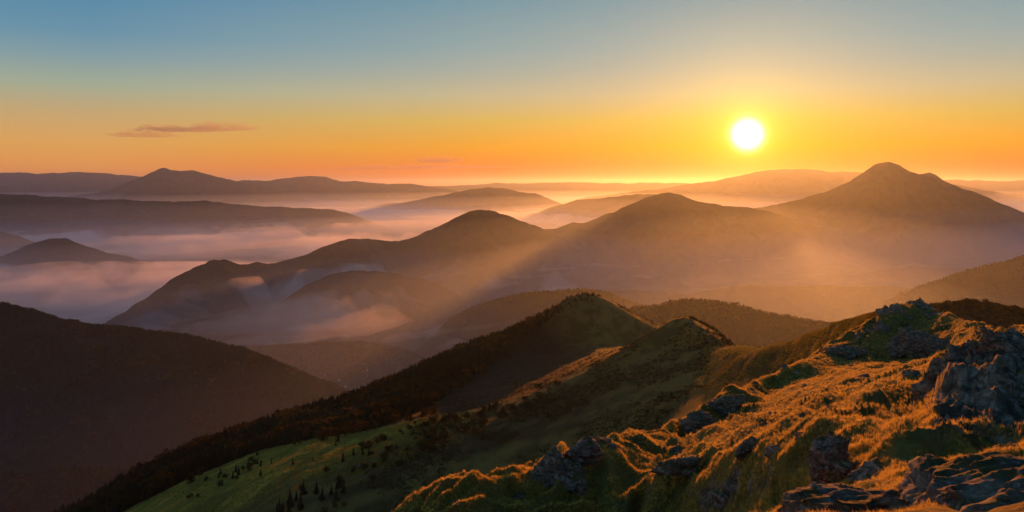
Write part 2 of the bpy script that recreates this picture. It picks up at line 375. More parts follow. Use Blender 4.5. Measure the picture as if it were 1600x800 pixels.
mead = smooth(11.4, 12.1, V2 + nn * .3) * (1 - smooth(12.97, 13.05, V2)) * (1 - smooth(640, 830, P2 + nn * 60))
col = lerp(col, green, mead)
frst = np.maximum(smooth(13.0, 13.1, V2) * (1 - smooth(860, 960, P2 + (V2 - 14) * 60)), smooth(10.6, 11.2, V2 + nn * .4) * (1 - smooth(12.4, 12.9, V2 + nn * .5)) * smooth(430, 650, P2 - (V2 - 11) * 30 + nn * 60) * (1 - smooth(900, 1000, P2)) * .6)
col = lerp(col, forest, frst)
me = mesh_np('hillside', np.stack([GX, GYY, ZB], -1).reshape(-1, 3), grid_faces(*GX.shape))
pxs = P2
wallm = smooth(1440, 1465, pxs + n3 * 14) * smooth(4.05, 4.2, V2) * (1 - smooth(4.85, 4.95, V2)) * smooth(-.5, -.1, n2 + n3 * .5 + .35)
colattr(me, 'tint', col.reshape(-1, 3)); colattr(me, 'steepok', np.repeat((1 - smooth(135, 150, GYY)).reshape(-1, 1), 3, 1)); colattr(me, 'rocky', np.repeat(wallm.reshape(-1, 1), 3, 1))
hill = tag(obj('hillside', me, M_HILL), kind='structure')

# ------------------------------------------------------------------ valley floor out to the horizon
FLOOR = -960.0
def build_floor():
    us = np.concatenate([np.linspace(-1.6, -.8, 12)[:-1], np.linspace(-.8, .9, 200), np.linspace(.9, 1.7, 12)[1:]])
    ys = np.geomspace(600, 118000, 220)
    U, Y = np.meshgrid(us, ys)
    X = U * Y
    Z = FLOOR + fbm(X / 900, Y / 900, 4, 7) * 18 * np.clip(6000 / Y, 0, 1)
    me = mesh_np('ground', np.stack([X, Y, Z], -1).reshape(-1, 3), grid_faces(*X.shape))
    m, b, out = new_mat('valley_fields')
    pos = b.n('ShaderNodeNewGeometry').outputs['Position']
    vo = b.n('ShaderNodeTexVoronoi', feature='F1'); vo.inputs['Scale'].default_value = 0.006
    b.l(pos, vo.inputs['Vector'])
    c = b.ramp(b.n('ShaderNodeSeparateColor').outputs[0], [(0, 0), (1, 1)])
    sep = b.t.nodes[-2]; b.l(vo.outputs['Color'], sep.inputs[0])
    c = b.ramp(sep.outputs[0], [(0, (.05, .065, .025)), (.5, (.09, .10, .045)), (1, (.13, .11, .06))], 'CONSTANT')
    n = b.noise(pos, 0.004, 5); c = b.mix(b.ramp(n, [(.45, 0), (.55, 1)]), c, (.03, .035, .018))
    principled(b, out, c, 1, 0)
    tag(obj('ground', me, m), kind='structure')
build_floor()

# ------------------------------------------------------------------ mountains: crest (px, py, depth) with slopes falling both ways
def mountain(name, crest, slope=0.42, back=0.5, noise_amp=0.30, spur=900, rough=3.0, mat=None, seed=0, step=3.0, base=FLOOR - 60, rows=(70, 24), maxw=9000, pw=0.9, minw=300):
    a = np.array(crest, float); order = np.argsort(a[:, 0]); a = a[order]
    px = np.arange(a[0, 0], a[-1, 0] + .1, step)
    s = np.linspace(-3, 3, 5); wg = np.exp(-(s / 2.4) ** 2); wg /= wg.sum()
    py = sum(w_ * np.interp(px + q, a[:, 0], a[:, 1]) for q, w_ in zip(s, wg))
    D = np.exp(sum(w_ * np.interp(px + q * 4, a[:, 0], np.log(a[:, 2])) for q, w_ in zip(s, wg)))
    zc = -(py - HY) / F * D
    h = np.maximum(zc - base, 5)
    wf = np.clip(h / slope, minw, maxw); wb = np.clip(h / back, minw, maxw)
    wf = np.minimum(wf, D * 0.6)
    t = np.concatenate([-np.linspace(1, 0, rows[0] + 1)[:-1] ** 1.4, np.linspace(0, 1, rows[1] + 1) ** 1.2])[:, None]
    d = np.where(t < 0, t * wf[None, :], t * wb[None, :])
    Y = D[None, :] + d
    X = ((px - 800) / F)[None, :] * Y
    at = np.abs(t)
    drop = h[None, :] * at ** pw
    wx, wy = X / spur, Y / spur
    ws = fbm(wx * .7, wy * .7, 3, seed + 3) * .5
    env = np.clip(at * 3.0, 0, 1) * (1 - 0.45 * at)
    rd = (ridged(wx + ws, wy * .55 + ws, 5, seed + 1, 0.5) - 0.62)
    Z = zc[None, :] - drop + rd * env * h[None, :] * noise_amp * 1.35 + (fbm(X / 60, Y / 60, 3, seed + 5) * .8 + ridged(X / (spur * .22) + ws, Y / (spur * .3), 4, seed + 6) * 2.2 - 1.2) * rough * (0.4 + env)
    dm = float(D.mean()); Z = Z + fbm(X / (.034 * dm), Y / (.034 * dm), 5, seed + 8, .55) * dm * .0014
    me = mesh_np(name, np.stack([X, Y, Z], -1).reshape(-1, 3), grid_faces(*X.shape))
    o = tag(obj(name, me, mat or M_FAR), kind='structure')
    def at_pt(p, tt):
        ci = np.interp(p, px, np.arange(len(px))); ri = np.interp(tt, t[:, 0], np.arange(len(t)))
        ci = np.clip(ci, 0, len(px) - 1.001); ri = np.clip(ri, 0, len(t) - 1.001)
        c0 = np.floor(ci).astype(int); r0 = np.floor(ri).astype(int); fc = ci - c0; fr = ri - r0
        f = lambda Q: (Q[r0, c0] * (1 - fc) * (1 - fr) + Q[r0, c0 + 1] * fc * (1 - fr) + Q[r0 + 1, c0] * (1 - fc) * fr + Q[r0 + 1, c0 + 1] * fc * fr)
        return f(X), f(Y), f(Z)
    return at_pt

def cr(pts, d0, d1=None):
    d1 = d1 or d0; x0, x1 = pts[0][0], pts[-1][0]
    return [(x, y, d0 + (d1 - d0) * (x - x0) / (x1 - x0)) for x, y in pts]
# horizon ranges
mountain('far_range', cr([(-500, 284), (-200, 283), (0, 286), (300, 288), (600, 289), (700, 291), (760, 288), (800, 287), (900, 286), (1000, 286), (1100, 288), (1300, 287), (1450, 282), (1500, 280), (1560, 282), (1600, 283), (1800, 284), (2100, 285)], 52000), .08, .1, .12, 5000, 14, seed=1, maxw=13000, rows=(30, 8))
mountain('far_range', cr([(-500, 272), (-200, 266), (-60, 271), (0, 270), (60, 271), (110, 269), (150, 270), (180, 272), (215, 275), (260, 281), (330, 290), (420, 305)], 44000), .10, .2, .25, 3500, 10, seed=2, maxw=11000, rows=(44, 10))
mountain('mountain', cr([(60, 312), (150, 302), (190, 288), (210, 280), (225, 276), (240, 268), (250, 263), (258, 261), (268, 265), (280, 268), (300, 267), (318, 270), (340, 276), (370, 282), (400, 289), (440, 300), (480, 312), (520, 322)], 31000), .14, .3, .25, 2600, 10, seed=3, maxw=8000, rows=(50, 12))
mountain('mountain', cr([(330, 290), (380, 282), (440, 280), (470, 277), (490, 274), (505, 275), (530, 282), (560, 283), (600, 286), (650, 289), (690, 293), (720, 300), (760, 308), (800, 316)], 38000), .12, .3, .25, 3000, 9, seed=4, maxw=9000, rows=(50, 12))
mountain('mountain', cr([(560, 325), (620, 318), (660, 311), (690, 305), (730, 297), (765, 293), (790, 295), (815, 300), (840, 305), (870, 315), (895, 325), (930, 335)], 25000), .15, .3, .25, 2000, 8, seed=5, maxw=7000)
mountain('mountain', cr([(800, 345), (850, 328), (880, 318), (905, 311), (940, 309), (970, 306), (1000, 303), (1050, 306), (1100, 315), (1160, 330)], 20000), .16, .3, .25, 1800, 9, seed=6, maxw=6000)
mountain('mountain', cr([(880, 315), (940, 305), (1000, 298), (1040, 293), (1080, 287), (1130, 280), (1160, 273), (1190, 268), (1220, 265), (1250, 264), (1280, 266), (1320, 269), (1350, 270), (1400, 276), (1500, 290), (1600, 305)], 34000), .14, .3, .22, 2600, 9, seed=7, maxw=9000)
mountain('mountain', cr([(1360, 315), (1440, 298), (1500, 291), (1560, 300), (1600, 306), (1700, 300), (1900, 310)], 40000), .14, .3, .22, 2600, 9, seed=17, maxw=9000)
mountain('mountain', cr([(1120, 345), (1180, 325), (1230, 316), (1290, 300), (1310, 291), (1330, 281), (1350, 268), (1363, 259), (1371, 254.5), (1390, 253), (1406, 256), (1412, 262), (1422, 269), (1436, 273), (1446, 271), (1453, 269), (1462, 273), (1474, 281), (1500, 292), (1540, 308), (1580, 325), (1620, 342), (1680, 362), (1760, 380)], 13500), .30, .4, .28, 1700, 8, seed=8, maxw=7000, rows=(90, 16))
mountain('mountain', cr([(560, 470), (640, 430), (680, 412), (705, 402), (730, 390), (760, 374), (785, 366), (800, 366), (830, 359), (870, 357), (895, 348), (915, 347), (940, 337), (960, 331), (985, 319), (1010, 308), (1030, 303), (1045, 301), (1062, 304), (1085, 312), (1110, 318), (1130, 322), (1160, 322), (1180, 326), (1210, 333), (1250, 345), (1300, 360), (1350, 380), (1400, 400), (1450, 415), (1500, 430)], 9500, 11500), .28, .4, .30, 1100, 7, seed=9, rows=(100, 16))
mountain('mountain', cr([(120, 530), (180, 495), (215, 472), (240, 456), (270, 436), (300, 419), (330, 408), (350, 405), (368, 409), (385, 413), (405, 410), (420, 412), (450, 406), (490, 393), (520, 380), (545, 373), (570, 372), (600, 377), (625, 376), (650, 369), (680, 356), (705, 343), (730, 332), (750, 327), (770, 329), (790, 335), (815, 345), (840, 354), (880, 372), (940, 400)], 4000, 9800), .30, .4, .32, 900, 7, seed=10, step=2.4, rows=(100, 16))
mountain('mountain', cr([(-500, 310), (-200, 296), (-60, 300), (0, 303), (60, 306), (120, 309), (180, 312), (210, 313), (260, 314), (320, 314), (370, 318), (400, 323), (440, 322), (480, 326), (520, 328), (545, 333), (575, 343), (600, 352), (640, 365)], 14500, 15500), .20, .3, .28, 1500, 9, seed=11, maxw=5000, rows=(80, 12))
mountain('mountain', cr([(-500, 330), (-200, 345), (-60, 355), (0, 362), (30, 369), (55, 378), (90, 392), (150, 410)], 10500), .24, .3, .3, 900, 7, seed=12, maxw=4500)
mountain('mountain', cr([(-100, 425), (0, 400), (40, 386), (65, 376), (85, 371), (105, 372), (130, 382), (170, 394), (210, 405), (240, 416), (300, 440)], 8200), .24, .3, .3, 800, 6, seed=13, maxw=3500)
mountain('mountain', cr([(400, 500), (440, 470), (480, 444), (515, 428), (550, 422), (590, 424), (625, 429), (660, 436), (690, 446), (730, 470)], 5300, 6000), .30, .4, .3, 500, 5, seed=31)
mountain('mountain', cr([(560, 440), (610, 416), (660, 405), (700, 404), (740, 412), (790, 430)], 7600, 8200), .30, .4, .3, 600, 5, seed=32)
# middle distance hills, right
mountain('hill', cr([(1160, 452), (1230, 441), (1300, 433), (1360, 424), (1420, 417), (1500, 418), (1600, 425), (1800, 430)], 8000), .25, .3, .25, 800, 6, seed=14)
mountain('hill', cr([(860, 468), (930, 456), (960, 452), (1000, 453), (1050, 459), (1080, 458), (1120, 451), (1160, 447), (1220, 446), (1300, 446), (1400, 448), (1600, 455), (1800, 460)], 6000), .25, .3, .25, 600, 6, M_MID, seed=15)
H3 = mountain('hill', cr([(1380, 470), (1430, 450), (1480, 432), (1530, 418), (1570, 408), (1600, 402), (1700, 385), (1900, 370)], 5000), .3, .4, .28, 500, 5, M_MID, seed=16)
H1 = mountain('hill', cr([(600, 590), (680, 520), (700, 500), (740, 480), (790, 464), (840, 458), (880, 455), (915, 453), (940, 457), (970, 466), (1010, 480), (1080, 500)], 4400), .3, .4, .28, 450, 5, M_MID, seed=18)
H2 = mountain('hill', cr([(900, 505), (985, 483), (1040, 474), (1080, 470), (1110, 470), (1150, 476), (1200, 489), (1260, 500), (1330, 512), (1450, 530)], 3200), .3, .4, .28, 400, 5, M_MID, seed=19)
rh = mountain('hill', cr([(1330, 530), (1420, 490), (1450, 480), (1480, 474), (1510, 472), (1540, 475), (1570, 481), (1600, 484), (1700, 470), (1900, 450)], 1150), .3, .4, .2, 200, 2.0, M_MID, seed=20, base=-420, minw=60)
# left wooded hill and the village hill
FH = mountain('hill', cr([(-500, 400), (-200, 430), (-60, 462), (0, 476), (50, 487), (100, 502), (150, 511), (200, 514), (250, 520), (300, 527), (350, 540), (380, 547), (420, 562), (460, 580), (500, 596), (540, 612), (600, 640)], 3100, 2700), .36, .5, .26, 420, 4, M_MID, seed=21, step=3, rows=(150, 20), maxw=1500)
VH = mountain('hill', cr([(330, 575), (400, 545), (430, 541), (480, 539), (520, 538), (560, 536), (590, 538), (620, 545), (645, 554), (665, 563), (720, 590)], 3900), .22, .4, .2, 350, 3, M_FIELDS, seed=22, minw=150)
LH = mountain('hill', cr([(-400, 700), (-100, 735), (0, 742), (60, 738), (120, 732), (180, 732), (230, 736), (300, 760)], 1900), .3, .4, .2, 300, 3, M_MID, seed=23, base=-1100, maxw=600)

# ------------------------------------------------------------------ scatter helper (joined stuff through geometry nodes)
def scatter(name, pts, scl, rot, srcs, label, cat, idx=None):
    n = len(pts)
    me = bpy.data.meshes.new(name); me.vertices.add(n)
    me.vertices.foreach_set('co', np.asarray(pts, np.float32).ravel())
    a = me.attributes.new('scl', 'FLOAT_VECTOR', 'POINT'); a.data.foreach_set('vector', np.asarray(scl, np.float32).ravel())
    a = me.attributes.new('rot', 'FLOAT_VECTOR', 'POINT'); a.data.foreach_set('vector', np.asarray(rot, np.float32).ravel())
    if idx is None: idx = np.arange(n) % len(srcs)
    a = me.attributes.new('idx', 'INT', 'POINT'); a.data.foreach_set('value', np.asarray(idx, np.int32))
    o = bpy.data.objects.new(name, me); C.objects.link(o)
    tag(o, label, cat, kind='stuff')
    cl = bpy.data.collections.new(name + '_sources')
    for s in srcs: cl.objects.link(s)
    ng = bpy.data.node_groups.new(name, 'GeometryNodeTree')
    ng.interface.new_socket('Geometry', in_out='INPUT', socket_type='NodeSocketGeometry')
    ng.interface.new_socket('Geometry', in_out='OUTPUT', socket_type='NodeSocketGeometry')
    N = ng.nodes; L = ng.links
    gi = N.new('NodeGroupInput'); go = N.new('NodeGroupOutput')
    ip = N.new('GeometryNodeInstanceOnPoints'); ip.inputs['Pick Instance'].default_value = True
    ci = N.new('GeometryNodeCollectionInfo'); ci.inputs['Collection'].default_value = cl
    ci.inputs['Separate Children'].default_value = True; ci.inputs['Reset Children'].default_value = True
    def att(nm, typ):
        q = N.new('GeometryNodeInputNamedAttribute'); q.data_type = typ; q.inputs['Name'].default_value = nm
        return [s for s in q.outputs if s.enabled and s.name == 'Attribute'][0]
    L.new(gi.outputs[0], ip.inputs['Points']); L.new(ci.outputs[0], ip.inputs['Instance'])
    L.new(att('idx', 'INT'), ip.inputs['Instance Index']); L.new(att('scl', 'FLOAT_VECTOR'), ip.inputs['Scale'])
    e2r = N.new('FunctionNodeEulerToRotation'); L.new(att('rot', 'FLOAT_VECTOR'), e2r.inputs[0]); L.new(e2r.outputs[0], ip.inputs['Rotation'])
    L.new(ip.outputs[0], go.inputs[0])
    o.modifiers.new('scatter', 'NODES').node_group = ng
    return o
def src(name, me, mat):
    me.materials.append(mat); return bpy.data.objects.new(name, me)
R = random.Random(5); NR = np.random.default_rng(7)

# ------------------------------------------------------------------ plant meshes (unit height)
def spruce_mesh(seed, tiers=9, arms=7):
    r = random.Random(seed); V = []; Fc = []
    for i in range(tiers):
        t = i / (tiers - 1); z = 0.10 + 0.82 * t; rr = 0.23 * (1 - t) ** 0.85 + 0.018
        for k in range(arms):
            a = 6.283 * (k + r.random() * .7) / arms + i * .9; L = rr * r.uniform(.65, 1.25); wd = .30 * (1 - t * .5) * rr + .012
            dz = -0.06 * r.uniform(.5, 1.6); top = .10 * r.uniform(.8, 1.3)
            ca, sa = math.cos(a), math.sin(a); b0 = len(V)
            V += [(0, 0, z + top), (ca * L * .6 - sa * wd, sa * L * .6 + ca * wd, z + dz * .4), (ca * L, sa * L, z + dz), (ca * L * .6 + sa * wd, sa * L * .6 - ca * wd, z + dz * .4 + .01)]
            Fc += [(b0, b0 + 1, b0 + 2), (b0, b0 + 2, b0 + 3)]
    b0 = len(V); V += [(0.012, 0, .86), (-.006, .01, .86), (-.006, -.01, .86), (0, 0, 1.0)]
    Fc += [(b0, b0 + 1, b0 + 3), (b0 + 1, b0 + 2, b0 + 3), (b0 + 2, b0, b0 + 3)]
    return mesh_np('spruce_crown', V, Fc, False)
def leafy_mesh(seed, n=220, w=.36, z0=.22, leaf=.055, name='tree_crown'):
    r = random.Random(seed); V = []; Fc = []
    lobes = [(r.uniform(-.5, .5) * w, r.uniform(-.5, .5) * w, r.uniform(z0 + .15, .85), r.uniform(.35, .7) * w) for _ in range(9)]
    for i in range(n):
        lx, ly, lz, lr = lobes[i % 9]
        u = r.gauss(0, 1), r.gauss(0, 1), r.gauss(0, 1); m_ = math.sqrt(sum(q * q for q in u)) + 1e-6; k = lr * r.random() ** .35 / m_
        cx, cy, cz = lx + u[0] * k, ly + u[1] * k, max(z0 * .8, lz + u[2] * k * 1.1)
        b0 = len(V)
        for _ in range(4): V.append((cx + r.gauss(0, leaf), cy + r.gauss(0, leaf), min(1, cz + r.gauss(0, leaf * .8))))
        Fc += [(b0, b0 + 1, b0 + 2), (b0, b0 + 2, b0 + 3)]
    return mesh_np(name, V, Fc, False)
def trunk_mesh(h=.5, r0=.018, name='trunk', limbs=3, seed=0):
    r = random.Random(seed); V = []; Fc = []
    def tube(p, q, a, c):
        b0 = len(V); d = Vector(q) - Vector(p); u = d.orthogonal().normalized(); v = d.cross(u).normalized()
        for P, rr in ((p, a), (q, c)):
            for k in range(5):
                an = 6.283 * k / 5; w_ = Vector(P) + (u * math.cos(an) + v * math.sin(an)) * rr; V.append(tuple(w_))
        for k in range(5): Fc.append((b0 + k, b0 + (k + 1) % 5, b0 + 5 + (k + 1) % 5, b0 + 5 + k))
    tube((0, 0, -.06), (0.005, 0.004, h * .5), r0 * 1.3, r0); tube((0.005, 0.004, h * .5), (0, .01, h), r0, r0 * .45)
    for i in range(limbs):
        a = r.uniform(0, 6.28); z = h * r.uniform(.45, .8); tube((0, 0, z), (math.cos(a) * .16, math.sin(a) * .16, z + .18), r0 * .5, r0 * .15)
    return mesh_np(name, V, Fc, False)
def cone_tree(seed):
    r = random.Random(seed); V = [(0, 0, 1)]; Fc = []
    for lev, (z, rr) in enumerate(((.68, .12), (.62, .09), (.35, .19), (.30, .14), (.02, .24))):
        for k in range(6):
            a = 6.283 * k / 6 + lev * .5; q = rr * r.uniform(.7, 1.3); V.append((q * math.cos(a), q * math.sin(a), z + r.uniform(-.04, .04)))
    for k in range(6):
        k2 = (k + 1) % 6; Fc.append((0, 1 + k, 1 + k2))
        for L in range(4):
            Fc += [(1 + L * 6 + k, 7 + L * 6 + k, 7 + L * 6 + k2), (1 + L * 6 + k, 7 + L * 6 + k2, 1 + L * 6 + k2)]
    return mesh_np('small_spruce', V, Fc, False)
def round_tree(seed):
    return leafy_mesh(seed, 26, .42, .15, .13, 'small_tree')

S_CROWN = [spruce_mesh(s) for s in range(5)]
for q in S_CROWN: q.materials.append(M_SPRUCE)
S_TRUNK = trunk_mesh(.9, .014, limbs=0); S_TRUNK.materials.append(M_BARK)
D_CROWN = [leafy_mesh(20 + s) for s in range(5)]
for q in D_CROWN: q.materials.append(M_AUTUMN)
D_TRUNK = [trunk_mesh(.55, .02, limbs=5, seed=s) for s in range(3)]
for q in D_TRUNK: q.materials.append(M_BARK)
B_CROWN = [leafy_mesh(50 + s, 160, .62, .05, .08, 'shrub_crown') for s in range(4)]
for q in B_CROWN: q.materials.append(M_BUSH)
B_STEM = trunk_mesh(.45, .022, 'stem', limbs=4, seed=9); B_STEM.materials.append(M_BARK)

def plant(kind, x, y, z, h, label, group):
    nm, crowns, trunks, tn = {'spruce': ('spruce_tree', S_CROWN, [S_TRUNK], 'trunk'), 'tree': ('autumn_tree', D_CROWN, D_TRUNK, 'trunk'), 'shrub': ('dwarf_pine_shrub', B_CROWN, [B_STEM], 'stem')}[kind]
    e = empty(nm, (x, y, z), R.uniform(0, 6.28)); s = h * R.uniform(.9, 1.1) ; e.scale = (s * R.uniform(.9, 1.25), s * R.uniform(.9, 1.25), s)
    tag(e, label, {'spruce': 'tree', 'tree': 'tree', 'shrub': 'shrub'}[kind], group)
    obj('crown', R.choice(crowns), None, e); obj(tn, R.choice(trunks), None, e)
    return e

# --- wooded ridge of the near hill, largest three hundred as trees of their own, the rest as one mass
def ridge_points(n):
    px = NR.uniform(-60, 930, n); v = 13.02 + NR.random(n) ** 0.9 * 2.06
    lim = 13.02 + smooth(560, 900, px) * 1.7
    keep = v > lim
    keep &= NR.random(n) < np.where(px > 870, .35, 1)
    px, v = px[keep], v[keep]
    x, y, z = surf(px, v)
    return px, v, x, y, z
px, v, x, y, z = ridge_points(11000)
# density by ground area
hh = NR.uniform(5.5, 12, len(px)) * (1 - .45 * smooth(700, 900, px)) * (1 + .55 * (1 - smooth(400, 620, px)) * (NR.random(len(px)) < .6))
size = hh / y * (1 + 1.5 * (v > 14.9) * (v < 15.05)) * (1 + 1.2 * (v < 13.1))
dec = fbm(x / 60, y / 60, 3, 200) + NR.normal(0, .2, len(x)) > .42
order = np.argsort(-size)
cnt = {True: 0, False: 0}; rest = []
for i in order:
    k = bool(dec[i])
    if px[i] > 100 and v[i] < 15.04 and cnt[k] < (250 if not k else 120):
        cnt[k] += 1
        low = v[i] < 13.4; tall = hh[i] > 9.5
        where = ('beside the low left end of the meadow' if px[i] < 330 else 'above the middle of the meadow' if px[i] < 560 else 'below the farther grassy hill')
        lab = ('taller ' if tall else 'shorter ') + ('autumn-coloured tree ' if k else 'dark spruce ') + ('at the lower wood edge, ' if low else 'on the wood crest, ') + where
        grp = ('tall ' if tall else 'short ') + ('autumn trees' if k else 'spruces') + (' at the lower edge of the wood ' if low else ' on the wood crest ') + where
        plant('tree' if k else 'spruce', x[i], y[i], z[i] - .2, hh[i] * (.85 if k else 1.05), lab, grp)
    else: rest.append(i)
rest = np.array(rest)
SM = [src('small_spruce', cone_tree(s), M_SPRUCE) for s in range(3)] + [src('small_tree', round_tree(s), M_AUTUMN) for s in range(3)]
def rs(n, lo=.85, hi=1.2):
    a = NR.uniform(lo, hi, n)[:, None]; return np.repeat(a, 3, 1)
def forest(name, x, y, z, h, decid, label):
    n = len(x); s = rs(n) * np.asarray(h)[:, None]; s[:, :2] *= 1.25
    idx = np.where(decid, 3 + NR.integers(0, 3, n), NR.integers(0, 3, n))
    rot = np.zeros((n, 3)); rot[:, 2] = NR.uniform(0, 6.28, n)
    srcs = [bpy.data.objects.new(q.name, q.data) for q in SM]
    for i_, s_ in enumerate(srcs): s_.name = 'src%02d' % i_
    return scatter(name, np.stack([x, y, z], -1), s, rot, srcs, label, 'forest', idx)
forest('ridge_forest', x[rest], y[rest], z[rest] - .3, hh[rest], dec[rest], 'dense dark mixed wood covering the flank of the near ridge')
# left wooded hill
n = 26000
px = NR.uniform(-160, 580, n); tt = -NR.random(n) ** 1.15 * .98
k = NR.random(n) < .12; tt[k] = NR.normal(0, .006, k.sum())
x, y, z = FH(px, tt); dec = fbm(x / 160, y / 160, 3, 210) + NR.normal(0, .15, n) > .42
clear = (fbm(x / 260, y / 90, 3, 215) > .55) & (tt < -.05)
kk = ~clear
forest('hill_forest', x[kk], y[kk], z[kk] - .5, NR.uniform(8, 14, n)[kk], dec[kk], 'forest mass covering the dark hill at the left')
n = 7000
px = NR.uniform(-120, 330, n); tt = -NR.random(n) * .98; x, y, z = LH(px, tt)
forest('spur_forest', x, y, z - .5, NR.uniform(8, 15, n), NR.random(n) < .5, 'rust and dark green forest on the low spur at the bottom left corner')
n = 4500
px = NR.uniform(340, 700, n); tt = -np.abs(NR.normal(0, .25, n)); k = NR.random(n) < .3; tt[k] = NR.normal(0, .01, k.sum())
x, y, z = VH(px, tt)
forest('village_hill_forest', x, y, z - .5, NR.uniform(9, 15, n), NR.random(n) < .3, 'wood on the crest of the low hill above the hamlet')
# right hill behind the rocks
n = 2600
px = NR.uniform(1380, 1720, n); tt = -NR.random(n) * .6; k = NR.random(n) < .25; tt[k] = NR.normal(0, .01, k.sum()); x, y, z = rh(px, tt)
forest('right_hill_forest', x, y, z - .5, NR.uniform(4, 7, n), NR.random(n) < .6, 'scrubby wood on the hill behind the rocky knoll')
for i in range(26):
    p_ = 1455 + i * 5.8 + R.uniform(-3, 3); X, Y, Z = rh(p_, -.003 + R.uniform(-.006, .003))
    plant('tree', float(X), float(Y), float(Z) - .5, R.uniform(5, 9.5), 'small tree on the skyline of the hill behind the rocky knoll', 'trees on the skyline behind the knoll')

for (at, lo, hi, cnt_, lab) in [(H1, 700, 1050, 2600, 'wood fringing the crest of the hazy hill behind the first grassy hill'), (H2, 960, 1420, 2600, 'wood fringing the crest of the hazy hill behind the two grassy hills'), (H3, 1400, 1760, 2000, 'wood fringing the dark hill at the right edge')]:
    px = NR.uniform(lo, hi, cnt_); tt = -np.abs(NR.normal(0, .22, cnt_)); k = NR.random(cnt_) < .35; tt[k] = NR.normal(0, .008, k.sum())
    x, y, z = at(px, np.clip(tt, -.95, .02)); forest('hill_forest', x, y, z - 1, NR.uniform(8, 14, cnt_), NR.random(cnt_) < .3, lab)

# --- shrubs and trees of the meadow and the dark slope
for (p_, v_, h_, kd, lab) in [
    (512, 12.80, 17, 'tree', 'tallest sunlit golden tree on the green meadow'),
    (524, 12.78, 15, 'tree', 'golden tree just right of the tallest meadow tree'),
    (503, 12.72, 13, 'tree', 'golden tree left of the tallest meadow tree'),
    (528, 12.60, 10, 'spruce', 'dark spruce at the foot of the golden meadow trees'),
    (460, 12.93, 8, 'spruce', 'lone dark spruce on the upper meadow edge'),
    (298, 12.55, 15, 'tree', 'orange tree standing clear of the wood at the lower meadow'),
    (312, 12.85, 12, 'tree', 'golden tree at the lower end of the meadow wood edge'),
    (322, 12.45, 8, 'tree', 'small golden bush at the bottom of the meadow'),
    (364, 12.3, 9, 'spruce', 'dark spruce in the hollow of the lower meadow'),
    (373, 12.35, 11, 'spruce', 'taller dark spruce in the hollow of the lower meadow'),
    (388, 12.5, 8, 'spruce', 'small spruce right of the meadow hollow'),
    (536, 11.8, 9, 'spruce', 'dark spruce beside the pale stones on the slope'),
    (642, 12.98, 9, 'spruce', 'lone spruce where the meadow narrows'),
    (765, 12.85, 11, 'spruce', 'lone spruce standing up from the dark slope under the first hill')]:
    X, Y, Z = surf(np.array([p_]), np.array([v_])); plant(kd, float(X[0]), float(Y[0]), float(Z[0]) - .3, h_ * .95, lab, None)
def band(n, line, spread, hlo, hhi, lab, grp, kind='shrub'):
    a = np.array(line, float)
    for _ in range(n):
        u = R.random() * (len(a) - 1); i = int(u); f = u - i
        p_ = a[i, 0] * (1 - f) + a[i + 1, 0] * f + R.gauss(0, spread * 30); v_ = a[i, 1] * (1 - f) + a[i + 1, 1] * f + R.gauss(0, spread)
        X, Y, Z = surf(np.array([p_]), np.array([v_])); h = R.uniform(hlo, hhi)
        third = min(2, int(3 * u / (len(a) - 1))); side = ('towards the left end', 'about halfway along', 'towards the right end')[third]
        sz = 'taller one' if h > (hlo + hhi) / 2 else 'shorter one'
        plant(kind, float(X[0]), float(Y[0]), float(Z[0]) - .2, h, lab + ', ' + sz + ' ' + side, grp + ', ' + sz + 's ' + side)
band(70, [(440, 11.0), (560, 11.2), (640, 11.6), (720, 12.0), (800, 12.5), (860, 12.7)], .28, 2.5, 7.5, 'dark dwarf pine in the scrub across the shaded slope', 'dwarf pines across the shaded slope')
band(40, [(560, 12.2), (620, 12.5), (700, 12.75), (780, 12.8)], .10, 2.5, 6.5, 'dark dwarf pine under the meadow tip', 'dwarf pines under the meadow tip')
band(24, [(430, 11.05), (470, 11.15), (540, 11.1)], .10, 7, 13, 'spruce of the bottom clump left of the spur', 'spruces in the bottom clump', 'spruce')
band(14, [(290, 12.2), (380, 12.35), (400, 12.6)], .08, 3, 6, 'dark bush in the shady hollow of the lower meadow', 'bushes in the meadow hollow')
band(22, [(455, 12.96), (520, 12.9), (600, 12.93), (690, 12.97)], .05, 5, 11, 'golden tree on the upper edge of the meadow', 'golden trees along the upper meadow edge', 'tree')
band(20, [(330, 12.5), (420, 12.3), (520, 12.0), (600, 11.9)], .22, 4, 9, 'small dark spruce standing alone on the open meadow', 'spruces dotted over the meadow', 'spruce')
# trees on the flanks of the two grassy hills
for (L, n_, lab, grp) in [([(955, 15.0), (985, 14.98), (1040, 14.95)], 45, 'shrub on the right shoulder of the farther grassy hill', 'shrubs on the right shoulder of the farther grassy hill'),
                          ([(1075, 13.0), (1105, 13.0), (1145, 12.98)], 45, 'shrub on the right shoulder of the nearer grassy hill', 'shrubs on the right shoulder of the nearer grassy hill'),
                          ([(840, 14.98), (880, 15.0), (915, 15.0), (940, 15.0)], 40, 'shrub on the rounded top of the farther grassy hill', 'shrubs on the top of the farther grassy hill')]:
    band(n_, L, .035, 1.5, 3.6, lab, grp)

